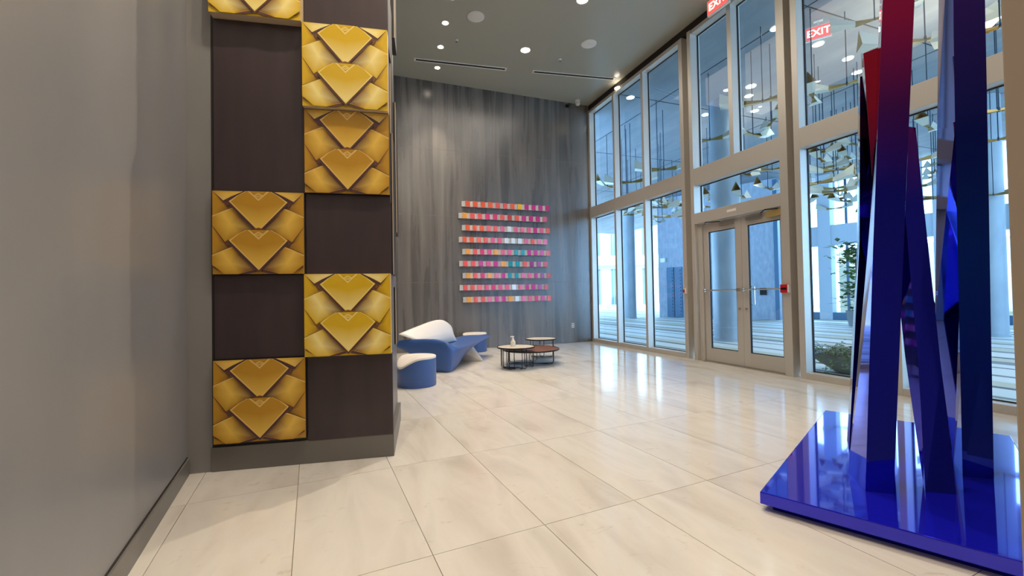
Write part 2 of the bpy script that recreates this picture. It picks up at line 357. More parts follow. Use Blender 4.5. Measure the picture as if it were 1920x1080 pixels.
# ================================================================ PANELLED COLUMN
ca = fl(394.5, 887); cb = fl(730, 857); cdv = (cb-ca).normalized(); rz = math.atan2(cdv.y, cdv.x)
colm = tag(empty('clad_column', (ca.x, ca.y, 0), rz), 'square lobby column clad in a chequer of dark and gold patterned panels', 'column')
CWd, CD = 1.243, 1.0
bx(.03, CWd-.03, .03, CD, 0, CZ).build('core', 'skirting', colm)
bx(0, CWd, .012, CD+.02, 0, .17).build('plinth', 'skirting', colm, bevel=.003)
bx(.005, CWd-.005, .022, .03, .17, CZ).build('backing_board', 'panel_edge', colm)
GZ = [.197, .785, 1.387, 1.985, 2.609, 3.231, 3.83, 4.43, 5.03, 5.63, 6.06]
def art(yellow, w=.60, h=.594):
    """printed artwork: overlapping folded shields, thin layers of print"""
    k = MB(); lift = [0.0]
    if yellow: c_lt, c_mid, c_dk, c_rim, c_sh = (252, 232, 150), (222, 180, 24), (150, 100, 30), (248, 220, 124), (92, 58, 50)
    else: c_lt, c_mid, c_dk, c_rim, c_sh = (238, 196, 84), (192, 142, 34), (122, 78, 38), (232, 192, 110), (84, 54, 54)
    def lay(poly, cen, cc, ec, d=.0004):
        lift[0] += d; y = -lift[0]
        n = len(poly); k.add([(cen[0]*w, y, cen[1]*h)]+[(min(max(px, 0), 1)*w, y, min(max(py, 0), 1)*h) for px, py in poly],
                             [(0, i+1, (i+1) % n+1) for i in range(n)], [cc]+(ec if isinstance(ec, list) else [ec]*n))
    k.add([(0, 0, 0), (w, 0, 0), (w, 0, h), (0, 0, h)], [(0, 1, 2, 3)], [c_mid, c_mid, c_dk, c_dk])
    def bez(p0, p1, p2, n=6): return [((1-t)**2*p0[0]+2*t*(1-t)*p1[0]+t*t*p2[0], (1-t)**2*p0[1]+2*t*(1-t)*p1[1]+t*t*p2[1]) for t in [i/n for i in range(n+1)]]
    def mir(q, m_): return [(1-a, b) for a, b in q] if m_ else q
    for m_ in (0, 1):                                   # outer strips and top corner plates
        lay(mir([(0, 1), (.13, .87), (.22, .80), (0, .70)], m_), mir([(.08, .84)], m_)[0], c_mid, [c_mid, c_dk, c_dk, c_mid])
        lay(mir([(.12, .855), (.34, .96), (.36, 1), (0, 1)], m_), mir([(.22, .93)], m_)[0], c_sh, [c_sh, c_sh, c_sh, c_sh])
        lay(mir([(0, 1), (.115, .885), (.20, .935), (.33, 1)], m_), mir([(.14, .96)], m_)[0], c_lt, [c_mid, c_rim, c_lt, c_lt])
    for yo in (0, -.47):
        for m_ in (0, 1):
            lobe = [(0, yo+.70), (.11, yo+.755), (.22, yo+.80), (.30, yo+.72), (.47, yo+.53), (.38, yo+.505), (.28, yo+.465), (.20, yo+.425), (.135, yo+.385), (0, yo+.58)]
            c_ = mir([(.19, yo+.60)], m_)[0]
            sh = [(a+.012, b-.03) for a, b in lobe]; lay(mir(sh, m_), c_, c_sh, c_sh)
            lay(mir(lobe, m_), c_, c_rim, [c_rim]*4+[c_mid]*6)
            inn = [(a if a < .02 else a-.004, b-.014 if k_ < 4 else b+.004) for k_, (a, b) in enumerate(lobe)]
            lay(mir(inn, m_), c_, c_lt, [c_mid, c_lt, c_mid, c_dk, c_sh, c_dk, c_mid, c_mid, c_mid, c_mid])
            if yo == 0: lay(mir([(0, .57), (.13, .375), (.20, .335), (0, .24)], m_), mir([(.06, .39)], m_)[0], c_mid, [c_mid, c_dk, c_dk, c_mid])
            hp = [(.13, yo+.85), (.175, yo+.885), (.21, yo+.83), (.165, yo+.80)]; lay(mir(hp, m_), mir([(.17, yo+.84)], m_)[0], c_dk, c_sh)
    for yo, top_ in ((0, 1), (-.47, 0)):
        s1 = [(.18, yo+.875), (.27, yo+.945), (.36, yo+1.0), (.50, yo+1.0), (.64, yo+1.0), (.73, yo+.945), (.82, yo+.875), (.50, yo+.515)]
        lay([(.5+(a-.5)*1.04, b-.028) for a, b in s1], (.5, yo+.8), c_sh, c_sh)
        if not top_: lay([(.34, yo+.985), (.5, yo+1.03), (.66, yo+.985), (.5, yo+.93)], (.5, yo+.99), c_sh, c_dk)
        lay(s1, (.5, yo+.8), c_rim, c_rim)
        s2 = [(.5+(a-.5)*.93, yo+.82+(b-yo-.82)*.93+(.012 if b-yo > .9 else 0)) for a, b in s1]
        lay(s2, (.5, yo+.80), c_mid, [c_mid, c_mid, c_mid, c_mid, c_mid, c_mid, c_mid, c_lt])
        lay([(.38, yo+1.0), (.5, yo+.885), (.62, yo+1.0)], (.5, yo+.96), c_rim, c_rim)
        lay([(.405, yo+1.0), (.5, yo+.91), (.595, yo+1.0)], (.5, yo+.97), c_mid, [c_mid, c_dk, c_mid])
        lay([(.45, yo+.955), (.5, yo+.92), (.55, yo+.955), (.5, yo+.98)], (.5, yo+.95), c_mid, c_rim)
    me = bpy.data.meshes.new('artwork'); me.from_pydata(k.v, [], k.f); me.update()
    at_ = me.color_attributes.new('Col', 'FLOAT_COLOR', 'POINT')
    for i, c in enumerate(k.c): at_.data[i].color = (*s2l(c), 1)
    me.materials.append(M['print'])
    return me
ART = {True: art(True), False: art(False)}
layout = {0: [('g', 0), ('d', 0)], 1: [('d', 0), ('y', 1)], 2: [('g', 0), ('d', 0)], 3: [('d', 0), ('g', 0)], 4: [('d', 0), ('y', 1)], 5: [('y', 1), ('d', 0)],
          6: [('d', 0), ('g', 0)], 7: [('y', 1), ('d', 0)], 8: [('d', 0), ('g', 0)], 9: [('d', 0), ('y', 1)]}
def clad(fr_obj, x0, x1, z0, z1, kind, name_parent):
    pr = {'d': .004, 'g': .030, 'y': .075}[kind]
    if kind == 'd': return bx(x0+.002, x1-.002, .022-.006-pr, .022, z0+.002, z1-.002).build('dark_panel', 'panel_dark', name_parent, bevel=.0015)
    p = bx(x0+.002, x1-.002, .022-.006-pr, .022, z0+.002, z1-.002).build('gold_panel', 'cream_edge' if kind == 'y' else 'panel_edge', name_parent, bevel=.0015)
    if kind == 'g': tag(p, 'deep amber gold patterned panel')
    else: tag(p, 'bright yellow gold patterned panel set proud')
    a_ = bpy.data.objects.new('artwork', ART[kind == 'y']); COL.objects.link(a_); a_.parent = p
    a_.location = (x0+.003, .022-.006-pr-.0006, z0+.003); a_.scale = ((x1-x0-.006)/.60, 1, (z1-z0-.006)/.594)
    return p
for r_ in range(10):
    for c_ in (0, 1):
        kd = layout[r_][c_][0]
        if r_ == 4 and c_ == 0: continue
        z1 = GZ[r_+1] if not (r_ == 3 and c_ == 0) else GZ[5]
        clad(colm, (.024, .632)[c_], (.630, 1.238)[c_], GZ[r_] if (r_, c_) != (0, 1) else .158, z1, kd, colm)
# side face panels, seen edge-on
for (y0, y1, z0, z1, pj) in ((.06, .36, 2.0, 3.2, -.022), (.36, .66, 1.4, 2.6, -.008), (.06, .36, 3.2, 4.4, -.01), (.36, .66, 2.6, 3.8, -.018), (.66, .96, 1.8, 3.0, .004), (.66, .96, 3.6, 5.9, .006), (.66, .96, .78, 1.3, -.012)):
    tag(bx(CWd-.03, CWd+pj, y0, y1, z0, z1).build('side_panel', 'panel_edge', colm, bevel=.002))
    bx(CWd+pj-.005, CWd+pj+.002, y0-.003, y0, z0, z1).build('side_panel_edge', 'cream_edge', colm)
# return wall between left wall and column
pa = fl(352, 889)
st(MB().prism([(pa.x-.05, pa.y), (ca.x+.03, ca.y+.02), (ca.x+.05, ca.y+.14), (pa.x-.05, pa.y+.14)], 0, CZ).build('wall_return', 'leftwall'))

# ================================================================ SCULPTURE
sc = tag(empty('lobby_sculpture', (0, 0, 0)), 'tall blue and magenta mirror polished sculpture of leaning beams on a blue plinth', 'sculpture')
c0 = Vector((2.10, 1.772, 0)); sa = (Vector((4.08, 2.73, 0))-c0).normalized(); sbv = Vector((sa.y, -sa.x, 0)); SL, SW = 2.2, 1.12
srz = math.atan2(sa.y, sa.x)
def sfr(x, y, z): p = c0+sa*x+sbv*y; return (p.x, p.y, z)
sc.location = (*(c0+sa*SL/2+sbv*SW/2).to_2d(), 0); inv = Matrix.Translation(-sc.location)
def into(o): o.data.transform(inv); o.parent = sc; return o
into(MB().box(.05, SL-.05, .05, SW-.05, 0, .04, fr=sfr).build('plinth_foot', 'candy_blue'))
into(MB().box(0, SL, 0, SW, .035, .10, fr=sfr).build('plinth', 'base_blue', bevel=.005))
def beam(mt, Le, Me, Re):
    def conv(E):
        out = []
        for q in E:
            out.append(fl(q[0], q[1], .1) if len(q) == 2 else at(*q))
        return out
    Lp, Mp, Rp = conv(Le), conv(Me), conv(Re); B = [l+r_-m_ for l, m_, r_ in zip(Lp, Mp, Rp)]
    k = MB(); vs = []; n = len(Lp)
    for i in range(n): vs += [Lp[i], Mp[i], Rp[i], B[i]]
    fs = [(3, 2, 1, 0), (4*n-4, 4*n-3, 4*n-2, 4*n-1)]
    for i in range(n-1):
        for j in range(4): fs.append((4*i+j, 4*i+(j+1) % 4, 4*i+4+(j+1) % 4, 4*i+4+j))
    k.add(vs, fs); return into(k.build('beam', mt, bevel=.0015))
beam('candy', [(1590, 884), (1626, 480, 2.62), (1641, 240, 2.62), (1657, -200, 2.62)],
     [(1622.5, 921), (1636.6, 480, 2.38), (1645.5, 240, 2.40), (1663, -200, 2.45)],
     [(1676, 926), (1694, 480, 2.34), (1704, 240, 2.36), (1724, -200, 2.4)])
beam('candy_dark', [(1588, 826), (1607.5, 450, 3.15), (1609, 141, 3.18)],
     [(1592, 842), (1611.5, 450, 3.02), (1612.5, 144, 3.05)],
     [(1622, 838), (1640, 450, 3.02), (1650, 134, 3.05)])
beam('candy_red', [(1652, 835), (1636, 400, 2.95), (1614, 100, 2.95)],
     [(1657, 855), (1640, 400, 2.8), (1618.7, 100, 2.8)],
     [(1676, 853), (1676, 400, 2.8), (1672, 79, 2.8)])
beam('candy', [(1731, 905), (1697, 670, 2.62), (1668, 400, 2.9), (1655, 243, 3.0)],
     [(1735, 922), (1722.5, 690, 2.50), (1697, 400, 2.75), (1682, 234, 2.88)],
     [(1793, 927), (1765, 690, 2.46), (1734, 400, 2.70), (1717, 239, 2.83)])
beam('candy_dark', [(1760, 828), (1740, 600, 3.1)], [(1783, 845), (1748, 556, 2.93)], [(1832, 850), (1812, 703, 2.92)])
beam('candy_blue', [(1788, 868), (1753, 600, 2.75), (1757, 240, 2.75), (1762, -200, 2.75)],
     [(1805, 893), (1798.5, 600, 2.52), (1791, 240, 2.53), (1784, -200, 2.55)],
     [(1864, 898), (1858, 600, 2.49), (1852, 240, 2.5), (1843, -200, 2.52)])

# ================================================================ WALL ART
wa = tag(empty('wall_sculpture', (3.5, YB, 2.2)), 'wall artwork of nine rows of folded orange, pink and teal blocks', 'artwork')
PALC = {'o': (240, 96, 50), 'a': (242, 160, 50), 'c': (238, 92, 84), 'p': (224, 50, 110), 'm': (200, 30, 130), 'v': (160, 34, 130), 't': (0, 150, 160), 'w': (225, 232, 238), 'y': (248, 190, 40), 'k': (228, 100, 140), 'r': (205, 60, 52)}
for q, c in PALC.items(): M['art_'+q] = mat('art_colour_'+q, c, .3, .1, .3)
M['art_side'] = mat('art_pale_side', (232, 234, 236), .25, .25, .4)
rows = ['ooooccoymmmm', 'accppcrcmmmk', 'ooocckwkkkmkc', 'ooockkwwwkckk', 'acppakkttmmmc', 'ccmpmattcvvr', 'acpakmttkkmvr', 'cccpppkwkmmvr', 'acckmmawkkpmc']
yf = YB-.004
blockmesh = {}
for ri, row in enumerate(rows):
    zc = 3.33-ri*.2745; xs = 2.42+(0 if ri % 2 == 0 else -.075); Wt = 2.19; n = len(row); pw = Wt/n
    rl = bx(xs-3.5, xs+Wt-3.5, -.03, 0, zc-.055-2.2, zc-.035-2.2).build('shelf_rail', 'art_side', wa)
    for k, ch in enumerate(row):
        key = (ch, n)
        if key not in blockmesh:
            a = pw*.40; h = .062; d = .115; e_ = pw*.97
            o = MB().prism([(a, -d), (e_, -d+.004), (e_, -.02), (e_-.006, -.02), (e_-.008, -d+.012), (a, -d+.008)], -h, h).build('block', 'art_'+ch, rl)
            o2 = MB().prism([(-.003, -.05), (a, -d+.022), (a, -d+.034), (-.003, -.038)], -h, h).build('fold', 'art_side', rl)
            blockmesh[key] = (o, o2)
        else:
            o, o2 = [q.copy() for q in blockmesh[key]]
            for q in (o, o2): COL.objects.link(q); q.parent = rl
        for q in (o, o2): q.location = (xs+k*pw-3.5, 0, zc-2.2)

# outlet, security camera
ol = tag(bx(5.215, 5.285, YB-.006, YB, .375, .495).build('wall_outlet', 'white', bevel=.002), 'small white outlet plate low on the dark back wall', 'outlet')
for z in (.41, .46): bx(5.235, 5.265, YB-.0075, YB-.005, z-.012, z+.012).build('socket', 'panel_edge', ol)
cc = fl(1083, 188, CZ)
cv = tag(empty('security_camera', (cc.x, cc.y, CZ)), 'small white dome security camera on the ceiling by the glass corner', 'camera')
MB().lathe([(.06, 0), (.062, -.03), (.05, -.04)], 20).build('mount', 'white', cv, smooth=True)
MB().lathe([(.045, -.04), (.058, -.07), (.055, -.11), (.03, -.14), (.005, -.15)], 20).build('camera_body', 'white', cv, smooth=True)
MB().lathe([(.02, -.15), (.028, -.158), (.01, -.166)], 14).build('lens', 'black', cv, smooth=True)
c2 = tag(empty('motion_sensor', (cc.x-.2, YB-.002, CZ-.10)), 'tiny dark sensor on the back wall beside the security camera', 'sensor')
bx(-.04, .04, -.05, 0, -.035, .035).build('sensor_body', 'black', c2, bevel=.006); MB().tube([(0, -.05, 0), (.02, -.09, -.02)], .018, 10).build('eye', 'black', c2)

# ================================================================ CEILING FIXTURES
def downlight(loc, label, r=.07, lamp=True, grp='recessed lobby downlights'):
    t = tag(empty('downlight', loc), label, 'light', grp)
    MB().lathe([(r, 0), (r+.015, -.006), (r+.018, 0), (r+.018, .01)], 24, cap=False).build('trim_ring', 'white', t, smooth=True)
    MB().lathe([(r, -.002), (r, .004)], 24).build('lens', 'lamp', t)
    return t
for i, (px, py) in enumerate(((848, -5), (835, 43), (826, 88), (820, 127))):
    p = fl(px, py, CZ)
    downlight((p.x, p.y, CZ-.001), ['spotlight of the left ceiling row, cut by the top of the frame', 'topmost full starry spotlight left of the large white ceiling disc', 'starry spotlight in the ceiling row just above the left slot vent', 'starry spotlight in the ceiling row overlapping the left slot vent'][i], .05)
    light('spot_lamp', 'SPOT', (p.x, p.y, CZ-.03), 260, WARM, .03, (p.x, p.y+.35, 0), 62, blend=.7)
for i, (px, py) in enumerate(((985, 94), (1092, 0))):
    p = fl(px, py, CZ); downlight((p.x, p.y, CZ-.001), ['round recessed downlight glowing between the two slot vents', 'round recessed downlight at the top edge of the frame'][i], .085)
    light('spot_lamp', 'SPOT', (p.x, p.y, CZ-.03), 200, WARM, .06, (p.x, p.y, 0), 80, blend=.7)
for p, tg, pw_, an in (((2.75, 5.05), (.6, 3.2), 900, 75), ((-.1, 2.3), (-.1, 3.3), 420, 90), ((.75, 2.2), (.8, 3.3), 340, 90), ((3.6, 3.0), (3.4, 1.9), 200, 70), ((2.0, 0.0), (2.2, .3), 160, 90), ((4.6, 7.8), (4.4, 8.2), 90, 70)):
    light('spot_lamp', 'SPOT', (*p, CZ-.03), pw_*.6, WARM, .04, (*tg, 0), an, blend=.5)
for i, (px, py) in enumerate(((892, 31), (1104, 82))):
    p = fl(px, py, CZ); t = tag(empty('ceiling_speaker', (p.x, p.y, CZ)), ['large round white ceiling speaker beside the row of spotlights', 'large round white ceiling speaker nearer the glass wall'][i], 'speaker', 'ceiling speakers')
    MB().lathe([(.148, 0), (.15, -.008), (.14, -.012)], 36).build('bezel', 'white', t, smooth=True); MB().lathe([(.132, -.011), (.13, -.015)], 36).build('grille', 'white', t)
for i, (px, py) in enumerate(((856, 75), (1050, 111))):
    p = fl(px, py, CZ); t = tag(empty('sprinkler', (p.x, p.y, CZ)), ['tiny white sprinkler head by the row of spotlights', 'tiny white sprinkler head above the right slot vent'][i], 'sprinkler', 'sprinkler heads')
    MB().lathe([(.035, 0), (.035, -.008), (.012, -.012), (.01, -.035)], 16).build('escutcheon', 'white', t); MB().lathe([(.02, -.035), (.02, -.039)], 12).build('deflector', 'chrome', t)
for i, (A, B) in enumerate((((776, 111), (950, 130)), ((998, 134), (1153, 148)))):
    a, b = fl(*A, CZ), fl(*B, CZ); m_ = (a+b)/2; ln = (b-a).length/2; an = math.atan2(b.y-a.y, b.x-a.x)
    t = tag(empty('slot_vent', (m_.x, m_.y, CZ), an), ['long white framed slot vent in the ceiling, left one', 'long white framed slot vent in the ceiling, nearer the glass'][i], 'vent', 'ceiling slot vents')
    for y0, y1 in ((-.06, -.03), (.03, .06)): bx(-ln, ln, y0, y1, -.008, 0).build('frame_rail', 'white', t, bevel=.002)
    for x0, x1 in ((-ln, -ln+.04), (ln-.04, ln)): bx(x0, x1, -.03, .03, -.008, 0).build('frame_end', 'white', t, bevel=.002)
    bx(-ln+.04, ln-.04, -.03, .03, -.003, 0).build('slot', 'dark', t); bx(-ln+.04, ln-.04, -.004, .004, -.007, -.003).build('blade', 'black', t)

# exit signs
M['exit_red'] = mat('exit_red_face', (225, 45, 50), .4, emit=(1, .09, .08), es=1.6)
M['exit_txt'] = mat('exit_letters', (255, 220, 190), .4, emit=(1, .72, .52), es=3.2)
def text_obj(body, size, m, parent, ext=.002, name='lettering'):
    cu = bpy.data.curves.new(name, 'FONT'); cu.body = body; cu.size = size; cu.extrude = ext; cu.align_x = 'CENTER'; cu.align_y = 'CENTER'; cu.offset = .003
    o = bpy.data.objects.new(name, cu); COL.objects.link(o)
    bpy.context.view_layer.update()
    me = bpy.data.meshes.new_from_object(o.evaluated_get(bpy.context.evaluated_depsgraph_get())); bpy.data.objects.remove(o)
    o = bpy.data.objects.new(name, me); COL.objects.link(o); me.materials.clear(); me.materials.append(M[m]); o.parent = parent
    return o
def exit_sign(loc, rz, label, w=.40, h=.24, top=CZ):
    t = tag(empty('exit_sign', loc, rz), label, 'sign')
    bx(-.012, .012, -.012, .012, h/2, top-loc[2]-.01).build('stem', 'white', t); bx(-.07, .07, -.03, .03, top-loc[2]-.015, top-loc[2]).build('canopy', 'white', t)
    bx(-w/2, w/2, -.025, .025, -h/2, h/2).build('housing', 'white', t, bevel=.004)
    bx(-w/2+.015, w/2-.015, -.028, -.024, -h/2+.015, h/2-.015).build('sign_face', 'exit_red', t)
    x = text_obj('EXIT', .17, 'exit_txt', t); x.rotation_euler = (R(90), 0, 0); x.location = (0, -.029, -.005)
    return t
p = onX(1347, 4, 5.66); exit_sign(tuple(p), R(-88), 'red lit exit sign hanging from the lobby ceiling above the doors', .42, .26)

# fire alarm pull station and small device
t = tag(empty('fire_alarm_station', (JX, 4.36, 1.235)), 'red fire alarm pull station on the right door jamb', 'alarm')
bx(-.045, 0, -.055, .055, -.06, .06).build('housing', 'red', t, bevel=.006); bx(-.052, -.04, -.04, .04, -.015, .015).build('pull_lever', 'black', t, bevel=.002)
bx(-.045, -.002, -.075, -.056, -.055, .055).build('edge_plate', 'white', t)
t = tag(empty('door_call_plate', (XG, 6.33, 1.235)), 'small red and white call plate on the mullion left of the doors', 'switch')
bx(-.03, 0, -.04, .04, -.05, .05).build('plate', 'white', t, bevel=.003); bx(-.036, -.028, -.005, .035, -.03, .03).build('button', 'red', t, bevel=.003)

# ================================================================ FURNITURE
def stool(px, py, label, dip):
    c = fl(px, py); t = tag(empty('side_stool', (c.x, c.y, 0)), label, 'side table', 'blue moulded side tables with white tops'); r = .262
    n = 40; vs = []; fs = []
    def topz(a): return .375 - (dip*max(0, math.cos(a-R(200)))**3)
    for i in range(n):
        a = 2*math.pi*i/n; x, y = r*math.cos(a), r*math.sin(a)
        vs += [(x*.985, y*.985, 0), (x, y, .012), (x, y, topz(a))]
    for i in range(n):
        j = (i+1) % n
        for k in (0, 1): fs.append((3*i+k, 3*j+k, 3*j+k+1, 3*i+k+1))
    fs.append(tuple(3*i for i in reversed(range(n))))
    MB().add(vs, fs).build('drum', 'blue', t, smooth=True)
    rings = [1.0, .998, .97, .8, .5, .2]; vs = []; fs = []
    for q, s in enumerate(rings):
        for i in range(n):
            a = 2*math.pi*i/n; z = topz(a)+(.022 if q > 0 else 0)+(.006 if q > 1 else 0); z = z*s**1.2+(.403)*(1-s**1.2) if q > 1 else z
            vs.append((r*s*1.004*math.cos(a), r*s*1.004*math.sin(a), z))
    for q in range(len(rings)-1):
        for i in range(n): j = (i+1) % n; fs.append((q*n+i, q*n+j, (q+1)*n+j, (q+1)*n+i))
    fs.append(tuple((len(rings)-1)*n+i for i in range(n)))
    MB().add(vs, fs).build('white_top', 'cream', t, smooth=True)
stool(782, 722, 'blue drum side table with drooping white top, nearest the column', .13)
stool(890.5, 658.5, 'blue drum side table with white top behind the sofa', .03)

# sofa: one blue cantilevered shell and a white back shell
s0 = fl(845, 699); sU = Vector((.60, .80, 0)).normalized(); sV = Vector((-sU.y, sU.x, 0))
sofa = tag(empty('sofa', (s0.x, s0.y, 0), math.atan2(sU.y, sU.x)), 'sculptural blue and white moulded sofa against the dark back wall', 'sofa')
# cross-sections along u : points (v, z): 0 front bottom,1 front mid,2 front top,3 seat front,4 seat mid,5 seat back,6 wing tip top,7 wing tip bottom,8 under back,9 back bottom
secs = [
    (-.03, [(.10, 0), (.03, .17), (.03, .34), (.08, .50), (.40, .52), (.75, .51), (1.10, .475), (1.10, .43), (.62, .30), (.42, 0)]),
    (.02, [(.02, 0), (-.02, .17), (-.02, .35), (.04, .525), (.40, .535), (.75, .52), (1.13, .48), (1.13, .43), (.64, .28), (.46, 0)]),
    (.10, [(.02, 0), (-.02, .17), (-.03, .36), (.05, .50), (.40, .52), (.75, .51), (1.10, .475), (1.10, .42), (.64, .24), (.48, 0)]),
    (.26, [(.04, 0), (0, .16), (-.04, .355), (.06, .385), (.40, .38), (.75, .44), (1.0, .455), (1.0, .40), (.64, .2), (.48, 0)]),
    (.50, [(.08, .03), (.02, .16), (-.05, .36), (.05, .375), (.40, .35), (.72, .37), (.88, .42), (.88, .36), (.60, .2), (.46, .03)]),
    (.85, [(.16, .12), (.06, .22), (-.06, .37), (.04, .38), (.40, .35), (.70, .36), (.80, .40), (.80, .34), (.58, .24), (.44, .14)]),
    (1.25, [(.18, .22), (.08, .28), (-.06, .385), (.04, .395), (.40, .37), (.66, .37), (.72, .38), (.72, .33), (.56, .28), (.42, .23)]),
    (1.65, [(.16, .31), (.08, .34), (-.05, .40), (.04, .41), (.36, .40), (.58, .40), (.64, .40), (.64, .36), (.52, .33), (.38, .31)]),
    (1.95, [(.08, .37), (.02, .38), (-.03, .41), (.04, .42), (.28, .42), (.46, .42), (.52, .42), (.52, .39), (.42, .37), (.30, .36)]),
    (2.0, [(.10, .38), (.04, .385), (0, .40), (.06, .41), (.28, .41), (.44, .41), (.49, .41), (.49, .40), (.42, .38), (.30, .37)])]
vs = []; fs = []; nn = 10
for u_, pr_ in secs: vs += [(u_, v_, z_) for v_, z_ in pr_]
for i in range(len(secs)-1):
    for j in range(nn): fs.append((i*nn+j, i*nn+(j+1) % nn, (i+1)*nn+(j+1) % nn, (i+1)*nn+j))
fs.append(tuple(range(nn))); fs.append(tuple(reversed(range((len(secs)-1)*nn, len(secs)*nn))))
bs = MB().add(vs, fs).build('seat_shell', 'blue', sofa, smooth=True)
cr = bs.data.attributes.new('crease_edge', 'FLOAT', 'EDGE')
for e_ in bs.data.edges:
    a_, b_ = sorted(e_.vertices)
    if a_//nn == b_//nn and a_//nn in (1,): cr.data[e_.index].value = .55
    elif a_//nn != b_//nn and a_ % nn == b_ % nn and a_ % nn in (0, 2, 7): cr.data[e_.index].value = .6
sm = bs.modifiers.new('sub', 'SUBSURF'); sm.levels = 2; sm.render_levels = 2
# white back: a thick folded blade, leaning back
def blade(pts, th, name):
    """pts: grid rows of (u,v,z) from bottom row to top row"""
    nr = len(pts); nc = len(pts[0]); vs = []; fs = []
    for s_ in (0, 1):
        for row in pts:
            for (u_, v_, z_) in row: vs.append((u_, v_+(th if s_ else 0), z_-(th*.2 if s_ else 0)))
    K = nr*nc
    for i in range(nr-1):
        for j in range(nc-1):
            a_ = i*nc+j; fs.append((a_, a_+1, a_+nc+1, a_+nc)); fs.append((K+a_, K+a_+nc, K+a_+nc+1, K+a_+1))
    rim = [j for j in range(nc)]+[i*nc+nc-1 for i in range(1, nr)]+[(nr-1)*nc+j for j in range(nc-2, -1, -1)]+[i*nc for i in range(nr-2, 0, -1)]
    for q in range(len(rim)): a_, b_ = rim[q], rim[(q+1) % len(rim)]; fs.append((b_, a_, K+a_, K+b_))
    o = MB().add(vs, fs).build(name, 'cream', sofa, smooth=True); m_ = o.modifiers.new('sub', 'SUBSURF'); m_.levels = 2; m_.render_levels = 2; return o
blade([[(.10, 0.55, .42), (.35, 0.50, .38), (.75, 0.45, .36), (1.05, 0.41, .37), (1.28, 0.37, .37)],
       [(.02, 0.58, .52), (.35, 0.50, .53), (.75, 0.44, .55), (1.00, 0.39, .53), (1.18, 0.43, .42)],
       [(-.10, 0.82, .61), (.30, 0.68, .70), (.72, 0.58, .79), (.92, 0.50, .78), (1.08, 0.40, .62)],
       [(-.11, 0.84, .62), (.30, 0.70, .72), (.74, 0.60, .81), (.92, 0.52, .80), (1.06, 0.42, .64)]], .10, 'back_shell')
foot = MB().add([(1.12, .12, .30), (1.25, .10, .27), (1.52, .02, .0), (1.22, -.10, .0), (1.0, .5, .30), (1.2, .5, .28), (1.45, .55, 0), (1.15, .5, 0)],
                [(0, 1, 2, 3), (4, 7, 6, 5), (0, 4, 5, 1), (1, 5, 6, 2), (2, 6, 7, 3), (3, 7, 4, 0)])
foot.build('foot_wedge', 'cream', sofa, bevel=.012)
def wire_table(px, py, r, h, top, label, away=None, legs=4):
    c = fl(px, py); t = tag(empty('coffee_table', (c.x, c.y, 0)), label, 'table', 'round wire-legged coffee tables')
    MB().lathe([(r-.012, h-.012), (r, h-.012), (r+.002, h+.008), (r-.008, h+.010), (r-.010, h-.004)], 48).build('rim', 'black', t, smooth=True)
    MB().lathe([(r-.012, h-.008), (r-.012, h+.004)], 48).build('tabletop', top, t)
    for i in range(legs):
        a = 2*math.pi*i/legs+.9
        if away: q = c-fl(*away); a = math.atan2(q.y, q.x)+R(-75+150*i/(legs-1))
        ca_, sa_ = math.cos(a), math.sin(a); R_ = r*.80
        MB().tube([(ca_*R_, sa_*R_, h-.012), (ca_*R_, sa_*R_, .05), (ca_*(R_-.02), sa_*(R_-.02), .022), (ca_*(R_-.05), sa_*(R_-.05), .012), (0, 0, .012)], .0062, 6).build('wire_leg', 'black', t)
        b_ = a+(.35 if not away or i < legs/2 else -.35)
        MB().tube([(math.cos(b_)*R_, math.sin(b_)*R_, h-.012), (math.cos(b_)*R_, math.sin(b_)*R_, .04), (math.cos(b_)*(R_-.03), math.sin(b_)*(R_-.03), .012), (ca_*R_*.35, sa_*R_*.35, .012)], .0055, 6).build('wire_leg', 'black', t)
    return t
wire_table(968, 690, .312, .352, 'tabletop', 'small round stone-topped wire table in front holding a pump bottle', (996, 682))
wire_table(996, 682, .50, .262, 'brown_top', 'wide low round table with brown top, middle of the trio')
wire_table(1015, 670.5, .30, .364, 'tabletop', 'small round pale-topped wire table at the back of the trio', (996, 682), 3)
bp = fl(962, 649.5, .357)
b = tag(empty('pump_bottle', (bp.x, bp.y, .357)), 'clear pump bottle standing on the nearest small coffee table', 'bottle')
MB().lathe([(.040, 0), (.043, .01), (.043, .07), (.034, .095), (.018, .105)], 20).build('bottle_body', 'bottle', b, smooth=True)
MB().lathe([(.02, .105), (.02, .13), (.008, .135), (.008, .155)], 14).build('collar', 'white', b, smooth=True)
bx(-.045, .018, -.012, .012, .155, .172).build('pump_nozzle', 'white', b, bevel=.003)

# ================================================================ TERRACE
TX0 = XG+.2
tf = st(bx(TX0, 36, -14, 40, -.14, -.02).build('terrace_floor', 'stripe2'))
x = TX0; k = 0; rs = random.Random(3)
seq = [(1, .62), (2, .10), (0, .55), (3, .12), (1, .35), (0, .5), (2, .16), (0, .62), (3, .10), (0, .4), (2, .30), (1, .45), (3, .14), (0, .7), (2, .2)]
while x < 30:
    c_, w_ = seq[k % len(seq)]; w_ *= rs.uniform(.85, 1.2)*(1+max(0, x-10)*.035)
    bx(x+.003, x+w_-.003, -14, 40, -.02, -.002+.001*(k % 2)).build('paving_strip', 'stripe%d' % c_, tf); x += w_; k += 1
st(bx(30, 90, -40, 90, -.14, -.03).build('ground', 'stripe0'))
tc_ = st(bx(TX0, 20, -8, 29, 5.95, 6.3).build('terrace_ceiling', 'concrete'))
for y in (1.2, 4.9, 8.6, 12.4, 17): bx(TX0+.1, 20, y, y+.02, 5.945, 5.951).build('ceiling_joint', 'gasket', tc_)
